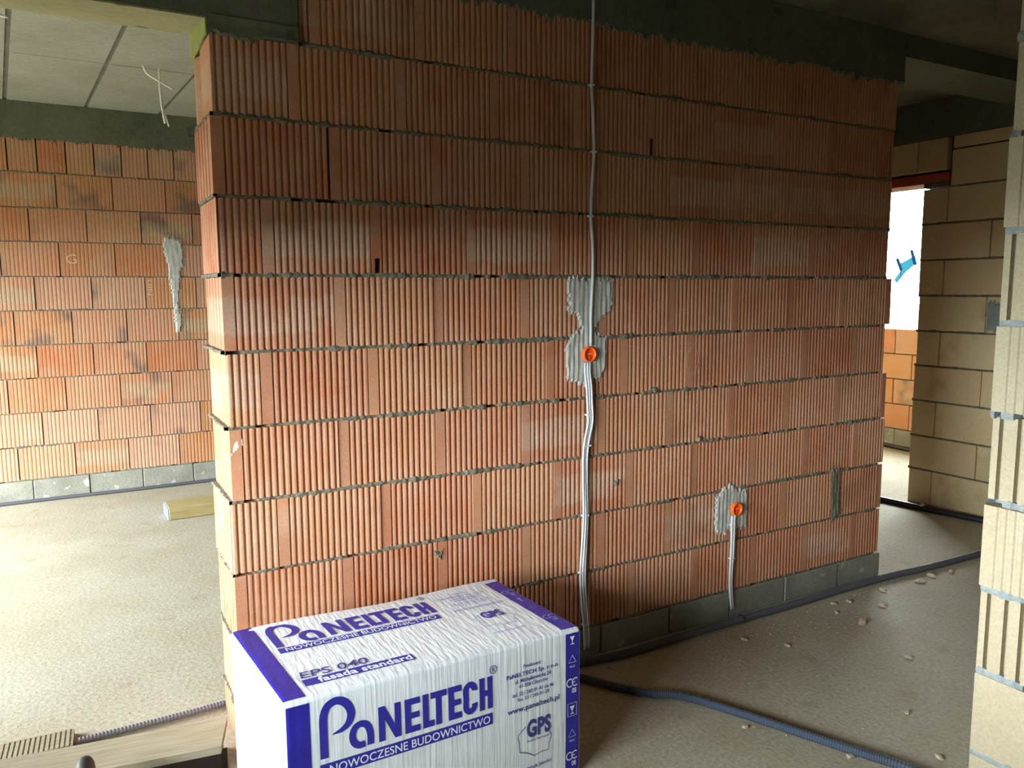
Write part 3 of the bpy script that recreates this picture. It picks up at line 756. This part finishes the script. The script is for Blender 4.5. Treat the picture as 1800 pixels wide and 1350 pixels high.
# care symbols, white on the right band
def triangle(mapf, cx, cy, r): return stroke(mapf, [(cx+r*math.sin(a), cy-r*math.cos(a)*0.95) for a in (0, 2.094, 4.189)], r*0.13, LIFT*2, closed=True)
def arc(mapf, cx, cy, r, a0, a1, wd): return stroke(mapf, [(cx+r*math.cos(a0+(a1-a0)*i/10), cy+r*math.sin(a0+(a1-a0)*i/10)) for i in range(11)], wd, LIFT*2)
sy = []
for cy in (0.105, 0.368): sy += [triangle(FRONT, 0.967, cy, 0.018), lettering(FRONT, 'PE-LD', 0.956, 0.978, cy+0.026, cy+0.019, 0.01, LIFT*2)]
for cy in (0.184, 0.445):
    sy += [arc(FRONT, 0.957, cy, 0.0135, 0.9, 5.4, 0.004), arc(FRONT, 0.980, cy, 0.0135, 0.9, 5.4, 0.004),
           stroke(FRONT, [(0.968, cy), (0.979, cy)], 0.0035, LIFT*2), lettering(FRONT, '08', 0.966, 0.984, cy+0.038, cy+0.020, 0.02, LIFT*2)]
def glass(cx, cy, fr=True):
    g_ = [stroke(FRONT, [(cx-0.010, cy-0.010), (cx+0.010, cy-0.010)], 0.004, LIFT*2), stroke(FRONT, [(cx, cy-0.012), (cx, cy-0.002), (cx, cy+0.004)], [0.019, 0.010, 0.003], LIFT*2),
          stroke(FRONT, [(cx, cy+0.002), (cx, cy+0.014)], 0.003, LIFT*2), stroke(FRONT, [(cx-0.008, cy+0.015), (cx+0.008, cy+0.015)], 0.003, LIFT*2)]
    if fr: g_ += [stroke(FRONT, [(cx-0.019, cy-0.022), (cx+0.019, cy-0.022), (cx+0.019, cy+0.023), (cx-0.019, cy+0.023)], 0.0018, LIFT*2, True)]
    return g_
sy += glass(0.967, 0.279) + glass(0.967, 0.034, False)
add_part('print_small_symbols', orient(sy, 'F'), M_INKW, 'white care symbols on the right blue band')
# ---- the same print on the top
for q in logo(TP, 'T', 0.102, 0.342, 0.155, 1): add_part('print_logo', [q], M_INK)
add_capitals(TP, 'T', 0.350, 0.455)
add_part('print_bar', orient([quad_strip(TP, 0.089, 0.640, 0.298, 0.334, 24, 2)], 'T'), M_INK, 'blue bar under the large capitals on top')
add_part('print_bar', orient([quad_strip(TP, 0.086, 0.425, 0.064, 0.104, 16, 2)], 'T'), M_INK, 'short blue bar on top')
add_part('print_lettering', orient([lettering(TP, 'NOWOCZESNE BUDOWNICTWO', 0.110, 0.626, 0.303, 0.328, 0.008)], 'T'), M_INKW, 'white lettering in the blue bar on top')
add_part('print_lettering', orient([lettering(TP, 'fasada standard', 0.128, 0.418, 0.067, 0.100, 0.03)], 'T'), M_INKW, 'white words in the short bar on top')
add_part('print_lettering', orient([lettering(TP, 'EPS 040', 0.088, 0.296, 0.110, 0.150, 0.012, shear=0.15), stroke(TP, ringpts(0.654, 0.487, 0.0125), 0.0025, closed=True), lettering(TP, 'R', 0.649, 0.660, 0.481, 0.494)], 'T'), M_INKDARK, 'navy product lettering on top')
sm = [lettering(TP, 'Producent:', 0.770, 0.832, 0.462, 0.473), lettering(TP, 'PaNELTECH Sp. z o.o.', 0.700, 0.893, 0.432, 0.449, 0.02), lettering(TP, 'ul. Michałkowicka 24', 0.735, 0.862, 0.415, 0.427),
      lettering(TP, '41-508 Chorzów', 0.745, 0.852, 0.398, 0.409), lettering(TP, 'tel. 32 / 245-91-41 do 46', 0.722, 0.875, 0.373, 0.385), lettering(TP, 'fax. 32 / 245-91-39', 0.740, 0.858, 0.356, 0.367),
      lettering(TP, 'www.paneltech.pl', 0.695, 0.897, 0.313, 0.334, 0.02), lettering(TP, 'Gwarancja Jakości', 0.728, 0.850, 0.095, 0.108)]
sm += [stroke(TP, [(0.758, 0.256), (0.745, 0.245), (0.728, 0.235), (0.732, 0.205), (0.730, 0.160), (0.765, 0.163), (0.792, 0.147), (0.815, 0.152), (0.843, 0.145), (0.850, 0.170), (0.868, 0.200), (0.850, 0.228)], 0.0026)]
add_part('print_lettering', orient(sm, 'T'), M_INKPALE, 'faint small company lettering on top')
add_part('print_lettering', orient([lettering(TP, 'GPS', 0.763, 0.845, 0.215, 0.268, 0.04)], 'T'), M_INK, 'blue initials on top')
sy = []
for cy in (0.47, 0.22): sy += [triangle(lambda a, b, l: TP(a, 2*cy-b, l), 0.965, cy, 0.016)]
for cy in (0.385, 0.125):
    sy += [arc(TP, 0.955, cy, 0.0135, 0.9, 5.4, 0.004), arc(TP, 0.978, cy, 0.0135, 0.9, 5.4, 0.004), lettering(TP, '08', 0.962, 0.980, cy-0.036, cy-0.020, 0.02, LIFT*2)]
sy += [stroke(TP, [(0.965, 0.29), (0.965, 0.305), (0.965, 0.318)], [0.003, 0.008, 0.017], LIFT*2), stroke(TP, [(0.957, 0.287), (0.973, 0.287)], 0.003, LIFT*2)]
add_part('print_small_symbols', orient(sy, 'T'), M_INKPALE, 'faint care symbols on the top of the right band')

# ------------------------------------------------------------------ switch boxes and cables on the wall
def lathe(prof, n=28):
    v = []; f = []
    for r, y in prof:
        for k in range(n): a = 2*math.pi*k/n; v.append((r*math.cos(a), y, r*math.sin(a)))
    for i in range(len(prof)-1):
        for k in range(n): a, b = i*n+k, i*n+(k+1) % n; f.append((a, b, b+n, a+n))
    f.append(tuple((len(prof)-1)*n+k for k in range(n)))
    return v, f
def switch_box(x, z, label):
    o = empty('electrical_box', (x, 0, z+FZ)); tag(o, label, 'switch box', None)
    m = MB(); m.add(*lathe([(0.0305, 0.002), (0.0315, -0.021), (0.0295, -0.025), (0.0265, -0.024), (0.026, -0.010)])); link('box_shell', m.mesh('box_shell', True, True), o, M_ORANGE)
    m = MB(); m.add(*lathe([(0.0262, -0.0135), (0.014, -0.0115), (0.004, -0.0110)])); link('box_floor', m.mesh('box_floor', False, True), o, M_ORANGE_D)
    m = MB(); m.add(*tube([(-0.004, -0.0135, 0.0), (0.008, -0.016, 0.002), (0.020, -0.018, 0.001)], 0.0022, 6)); link('wire_tail', m.mesh('wire_tail', True), o, plain('pale_orange_wire', srgb(255, 170, 90)))
    m = MB(); m.box(-0.002, 0.002, -0.019, -0.011, -0.022, -0.006); link('box_rib', m.mesh('box_rib'), o, M_ORANGE)
    return o
switch_box(1.427, 1.183, 'round orange switch box at half height beside the tall cable run')
switch_box(2.286, 0.404, 'round orange switch box low on the right half of the brick wall')
def cable(name, pts, r, label, mat=M_CABLE, cat='cable', group=None, **kw):
    m = MB(); m.add(*tube(pts, r, **kw)); o = link(name, m.mesh(name, True), None, mat); tag(o, label, cat, group); return o
def W(pts, y=-0.008): return [(x, y, z+FZ) for x, z in pts]
def clips(o, spots, wdt=0.012):
    for x, z in spots:
        m = MB(); m.rbox(x-wdt, x+wdt, -0.019, 0.004, z+FZ-0.0045, z+FZ+0.0045, 0.002); link('cable_clip', m.mesh('cable_clip', fix=True), o, M_CLIP)
c1 = cable('electric_cable', W([(1.440, 2.68), (1.437, 2.45), (1.433, 2.252), (1.441, 2.12), (1.446, 1.996), (1.437, 1.87), (1.433, 1.742), (1.443, 1.62), (1.444, 1.491), (1.437, 1.35), (1.437, 1.217)], -0.012), 0.0062,
           'white cable dropping from the ceiling to the upper orange box', step=0.02)
clips(c1, [(1.433, 2.252), (1.446, 1.996), (1.433, 1.742)])
lowp = [(1.420, 1.148), (1.420, 1.105), (1.428, 1.05), (1.432, 0.98), (1.436, 0.902), (1.420, 0.83), (1.411, 0.76), (1.411, 0.65), (1.415, 0.501), (1.409, 0.38), (1.402, 0.255), (1.408, 0.13), (1.420, 0.009), (1.424, -0.09)]
labs = ['white cable running down from the upper orange box, left strand of the bundle', 'white cable running down from the upper orange box, middle strand of the bundle', 'white cable running down from the upper orange box, right strand of the bundle']
for k, dx in enumerate((-0.0106, 0.0, 0.0106)):
    o = cable('electric_cable', [(x+dx, -0.014+0.002*math.sin(z*7+k*2), z+FZ) for x, z in lowp], 0.0049, labs[k], step=0.02, group='cables below the upper orange box')
    if k == 1: clips(o, [(1.433, 0.93), (1.424, 0.80), (1.415, 0.501), (1.402, 0.255), (1.421, 0.02)], 0.0165)
lowq = [(2.268, 0.375), (2.266, 0.34), (2.268, 0.27), (2.267, 0.164), (2.264, 0.10), (2.264, 0.022), (2.270, -0.04), (2.278, -0.09)]
for k, dx in enumerate((-0.0065, 0.0065)):
    o = cable('electric_cable', [(x+dx, -0.014+0.002*math.sin(z*9+k), z+FZ) for x, z in lowq], 0.0058, ['white cable below the lower orange box, left of the pair', 'white cable below the lower orange box, right of the pair'][k], step=0.02, group='cables below the lower orange box')
    if k == 0: clips(o, [(2.268, 0.33), (2.268, 0.164)], 0.015)

# ------------------------------------------------------------------ conduits on the floor
def conduit(pts, r, label, mat, corr=0.12, pitch=0.009, z=None):
    m = MB(); m.add(*tube([(a[0], a[1], (r+0.001) if len(a) < 3 else a[2]) for a in pts], r, 10, 0.03, corr, pitch))
    o = link('conduit', m.mesh('conduit', corr == 0), None, mat); tag(o, label, 'conduit'); return o
o = conduit([(1.015, -0.045), (1.20, -0.050), (1.40, -0.068), (1.572, -0.090), (1.803, -0.085), (2.205, -0.080), (2.65, -0.080), (3.005, -0.072), (3.379, -0.075), (3.736, -0.100), (4.191, -0.11), (4.7, -0.13)], 0.018,
        'dark grey corrugated conduit along the foot of the central wall', M_PIPE)
m = MB(); m.add(*tube([(2.268+0.02*math.cos(t), -0.081+0.0195*math.sin(t)*0, 0.0) for t in (0,)] and [(2.272, -0.081+0.0205*math.cos(a), 0.0195+0.0205*math.sin(a)) for a in [i*math.pi/8 for i in range(-2, 11)]], 0.0025, 5, straight=True))
link('cable_tie', m.mesh('cable_tie'), o, M_PIPE_BLACK)
conduit([(1.03, -0.115), (1.16, -0.115), (1.28, -0.16), (1.36, -0.28), (1.45, -0.40), (1.551, -0.487), (1.651, -0.683), (1.734, -0.873), (1.81, -1.048), (1.882, -1.21), (1.99, -1.55), (2.1, -2.0)], 0.0165,
        'slate grey corrugated conduit crossing the open floor to the lower right', M_PIPE_BLUE)
conduit([(-0.5, 0.345), (-0.29, 0.345), (-0.06, 0.352), (0.15, 0.375), (0.5, 0.40)], 0.0125, 'pale grey ribbed conduit in the doorway behind the plank', M_PIPE_LIGHT, 0.18, 0.012)
conduit([(XL+0.05, 4.14), (-0.971, 4.155), (-0.527, 4.160), (-0.009, 4.148), (0.536, 4.160), (1.2, 4.155)], 0.013, 'thin grey pipe along the foot of the orange block wall', M_PIPE, 0.0)
pb = conduit([(4.70, 1.25), (4.73, 1.05), (4.757, 0.90), (4.80, 0.574), (4.86, 0.251), (4.91, -0.1), (4.93, -0.5)], 0.020, 'black pipe on the floor at the foot of the tan block wall', M_PIPE_BLACK, 0.0)
m = MB(); m.rbox(4.765, 4.80, 0.64, 0.66, 0.035, 0.05, 0.003); link('pipe_clip', m.mesh('pipe_clip', fix=True), pb, M_CLIP)
conduit([(6.65, 2.8), (6.605, 2.243), (6.58, 1.966), (6.6, 1.4)], 0.022, 'dark pipe under the bright opening in the room beyond the doorway', M_PIPE_BLACK, 0.0)

# ------------------------------------------------------------------ timber on the floor
pl = empty('formwork_plank', (-0.5, 0.05, 0)); tag(pl, 'weathered plank with a dark front face lying left of the pack', 'plank')
ang = -0.145
def plk(x0, x1, y0, y1, z0, z1, sk):                 # plank pieces, local x along it, end cut askew
    m = MB(); v = [(x0, y0, z0), (x1+sk, y0, z0), (x1, y1, z0), (x0, y1, z0)]
    m.add(v + [(a, b, z1) for a, b, _ in v], [(3, 2, 1, 0), (4, 5, 6, 7), (0, 1, 5, 4), (1, 2, 6, 5), (2, 3, 7, 6), (3, 0, 4, 7)])
    return m.mesh('plank')
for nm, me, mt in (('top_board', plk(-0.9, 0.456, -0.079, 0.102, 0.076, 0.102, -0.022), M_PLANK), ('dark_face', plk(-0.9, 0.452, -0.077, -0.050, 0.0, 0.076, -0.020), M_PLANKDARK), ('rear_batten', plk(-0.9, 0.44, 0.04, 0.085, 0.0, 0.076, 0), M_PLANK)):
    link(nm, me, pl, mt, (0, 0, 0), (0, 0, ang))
gb = empty('grooved_board', (-0.72, 0.38, 0)); tag(gb, 'short grooved board on the floor behind the plank, at the left edge', 'board')
m = MB(); ring = [(-0.28, -0.06), (0.215, -0.06), (0.21, 0.06)]
x = 0.20
while x > -0.28: ring += [(x, 0.06), (x-0.003, 0.060), (x-0.005, 0.056), (x-0.008, 0.056)]; x -= 0.016
ring += [(-0.28, 0.06)]
m.box(-0.28, 0.212, -0.06, 0.06, 0.0, 0.022); link('board_base', m.mesh('board_base'), gb, M_PLANK, (0, 0, 0), (0, 0, -0.05))
m = MB(); x = 0.20
while x > -0.275: m.box(x-0.010, x, -0.059, 0.059, 0.022, 0.0242); x -= 0.0155
o = link('board_ridges', m.mesh('board_ridges'), gb, M_PLANK, (0, 0, 0), (0, 0, -0.05)); o['kind'] = 'stuff'
tb = empty('timber_beam', (0.35, 3.3, 0)); tag(tb, 'yellow timber beam with a bluish end lying on the left room floor', 'timber')
m = MB(); m.rbox(0.0, 1.2, -0.13, 0.10, 0.0, 0.085, 0.006); link('beam', m.mesh('beam', fix=True), tb, M_BEAM, (-0.27, -0.05, 0), (0, 0, 0.03))
m = MB(); m.rbox(-0.006, 0.004, -0.128, 0.098, 0.002, 0.083, 0.004); link('beam_end', m.mesh('beam_end', fix=True), tb, M_BLUEEND, (-0.27, -0.05, 0), (0, 0, 0.03))
hd = empty('tool_handle', (-0.45, -0.42, 0)); tag(hd, 'dark rounded handle end rising in front of the plank at the bottom left', 'tool')
tip = Vector((-0.468, -0.19, 0.235)) - Vector((-0.45, -0.42, 0)); foot = Vector((-0.02, -0.5, 0.02))
dv = (tip-foot); m = MB()
m.add(*tube([foot + dv*t for t in (0, .3, .6, .8, .9, .94, .97, .99, 1.0)], lambda t: 0.027*math.sqrt(max(0.02, 1-max(0, (t-0.55)/0.45)**2)) if t > .55 else 0.027, 14, straight=True)); link('grip', m.mesh('grip', True), hd, M_RUBBER)
m = MB(); m.add(*tube([foot + dv*t for t in (0.0, 0.1, 0.2)], 0.0285, 14, straight=True)); link('ferrule', m.mesh('ferrule', True), hd, M_PIPE)

# ------------------------------------------------------------------ wires hanging from the ceilings
cable('ceiling_wire', [(0.15, 2.80, CZ-0.02), (0.149, 2.8, 2.70+FZ), (0.155, 2.8, 2.582+FZ), (0.167, 2.8, 2.49+FZ)], 0.006, 'white wire end hanging straight down from the left ceiling', M_WIRE, cat='wire', step=0.02)
cable('ceiling_wire', [(0.152, 2.806, CZ-0.02), (0.153, 2.806, 2.70+FZ), (0.163, 2.806, 2.58+FZ), (0.189, 2.806, 2.475+FZ)], 0.005, 'second white wire end hanging close beside the straight one', M_WIRE, cat='wire', step=0.02)
cable('ceiling_wire', [(0.06, 2.78, CZ-0.025), (0.075, 2.79, 2.782+FZ), (0.148, 2.8, 2.741+FZ), (0.225, 2.8, 2.702+FZ)], 0.0065, 'stiff white wire stub slanting out of the left ceiling', M_WIRE, cat='wire', step=0.02)
cable('ceiling_wire', [(-0.75, 1.99, CZ-0.025), (-0.66, 2.0, 2.785+FZ), (-0.595, 2.0, 2.77+FZ)], 0.006, 'white wire stub at the ceiling edge in the top left corner', M_WIRE, cat='wire', step=0.02)
cable('ceiling_wire', [(2.98, -0.69, CZ-0.08), (2.96, -0.69, 2.66+FZ), (3.05, -0.64, 2.62+FZ), (3.19, -0.56, 2.60+FZ)], 0.004, 'thin dark wire sagging from the ceiling on the right', M_HOOK, 'wire', step=0.02)

# ------------------------------------------------------------------ beyond the window: a blue sheet between two posts on the site
sh = empty('blue_sheet', (14.0, 7.15, -0.25)); tag(sh, 'cyan sheet slung between two dark posts outside the bright opening', 'sheet')
def P14(y, z): return (0.0, y-7.15, z+FZ+0.25)
for (a, b) in (((7.04, 2.17), (6.94, 1.90)), ((7.335, 2.02), (7.24, 1.80))):
    m = MB(); ax, az = a; bx_, bz = b; k = (bz-(-0.385))/(az-bz)
    m.add(*tube([P14(ax, az), P14(bx_, bz), P14(bx_-(ax-bx_)*0.01, bz-0.03), P14(bx_-(ax-bx_)*0.1, -0.37)], lambda t: 0.030 if t < 0.5 else 0.004, 6, straight=True)); link('post', m.mesh('post'), sh, M_POST)
v = [P14(7.27, 1.92), P14(6.97, 2.06), P14(6.94, 1.92), P14(7.16, 1.74), P14(7.33, 1.54), P14(7.38, 1.60), P14(7.25, 1.78)]
v = v + [(a+0.03, b, c) for a, b, c in v]; n = 7
link('sheet', mesh('sheet', v, [tuple(range(n)), tuple(range(2*n-1, n-1, -1))] + [(i, i+n, (i+1) % n+n, (i+1) % n) for i in range(n)]), sh, M_TARP)

# ------------------------------------------------------------------ crumbs on the screed
def crumb(r, seed):
    rn = random.Random(seed); v = []; f = []
    for i, (zz, rr) in enumerate(((0, 0.9), (0.35, 1.0), (0.7, 0.6))):
        for k in range(6):
            a = k*math.pi/3+rn.uniform(-.3, .3); q = r*rr*rn.uniform(.7, 1.2); v.append((q*math.cos(a)*1.3, q*math.sin(a)*.8, r*zz))
    for i in range(2):
        for k in range(6): f.append((i*6+k, i*6+(k+1) % 6, i*6+6+(k+1) % 6, i*6+6+k))
    f.append(tuple(range(12, 18))); f.append(tuple(range(5, -1, -1)))
    return mesh('brick_crumb', v, f)
spots = [(2.77, -0.37, .022), (2.76, -0.23, .012), (2.84, -0.15, .012), (2.93, -0.17, .014), (3.03, -0.29, .016), (3.21, -0.16, .016), (3.63, -0.16, .018), (3.50, -0.18, .02), (3.78, -0.18, .016),
         (2.15, -0.22, .012), (2.27, -0.36, .012), (2.05, -1.2, .011), (2.22, -0.97, .010), (2.63, -0.7, .012), (1.47, -0.14, .014), (1.79, -1.05, .012), (1.62, -0.74, .010)]
for i, (x, y, r) in enumerate(spots):
    o = link('brick_crumb', crumb(r*1.25, i), None, M_CHIP, (x, y, -0.001), (0, 0, rnd(0, 6)))
    tag(o, 'small pale crumb of brick or mortar lying on the right-hand floor', 'crumb', 'crumbs on the right-hand floor')
m = MB(); rn = random.Random(3)
for i in range(700):
    if i < 330: x, y = rn.uniform(1.3, 4.6), -abs(rn.gauss(0.12, 0.12))-0.03
    elif i < 450: x, y = rn.uniform(1.2, 3.6), rn.uniform(-1.4, -0.1)
    else: x, y = rn.uniform(-1.2, -0.03), rn.uniform(0.4, 4.0)
    r = rn.uniform(.0015, .0045); a = rn.uniform(0, 6)
    p = [(x+r*math.cos(a+k*1.57)*rn.uniform(.7, 1.3), y+r*math.sin(a+k*1.57)*rn.uniform(.7, 1.3), -0.0005) for k in range(4)] + [(x, y, r*0.9)]
    m.add(p, [(0, 1, 4), (1, 2, 4), (2, 3, 4), (3, 0, 4), (3, 2, 1, 0)])
o = link('floor_grit', m.mesh('floor_grit'), None, M_CHIP); tag(o, 'fine loose grit scattered over the concrete floor', 'grit', None, 'stuff')
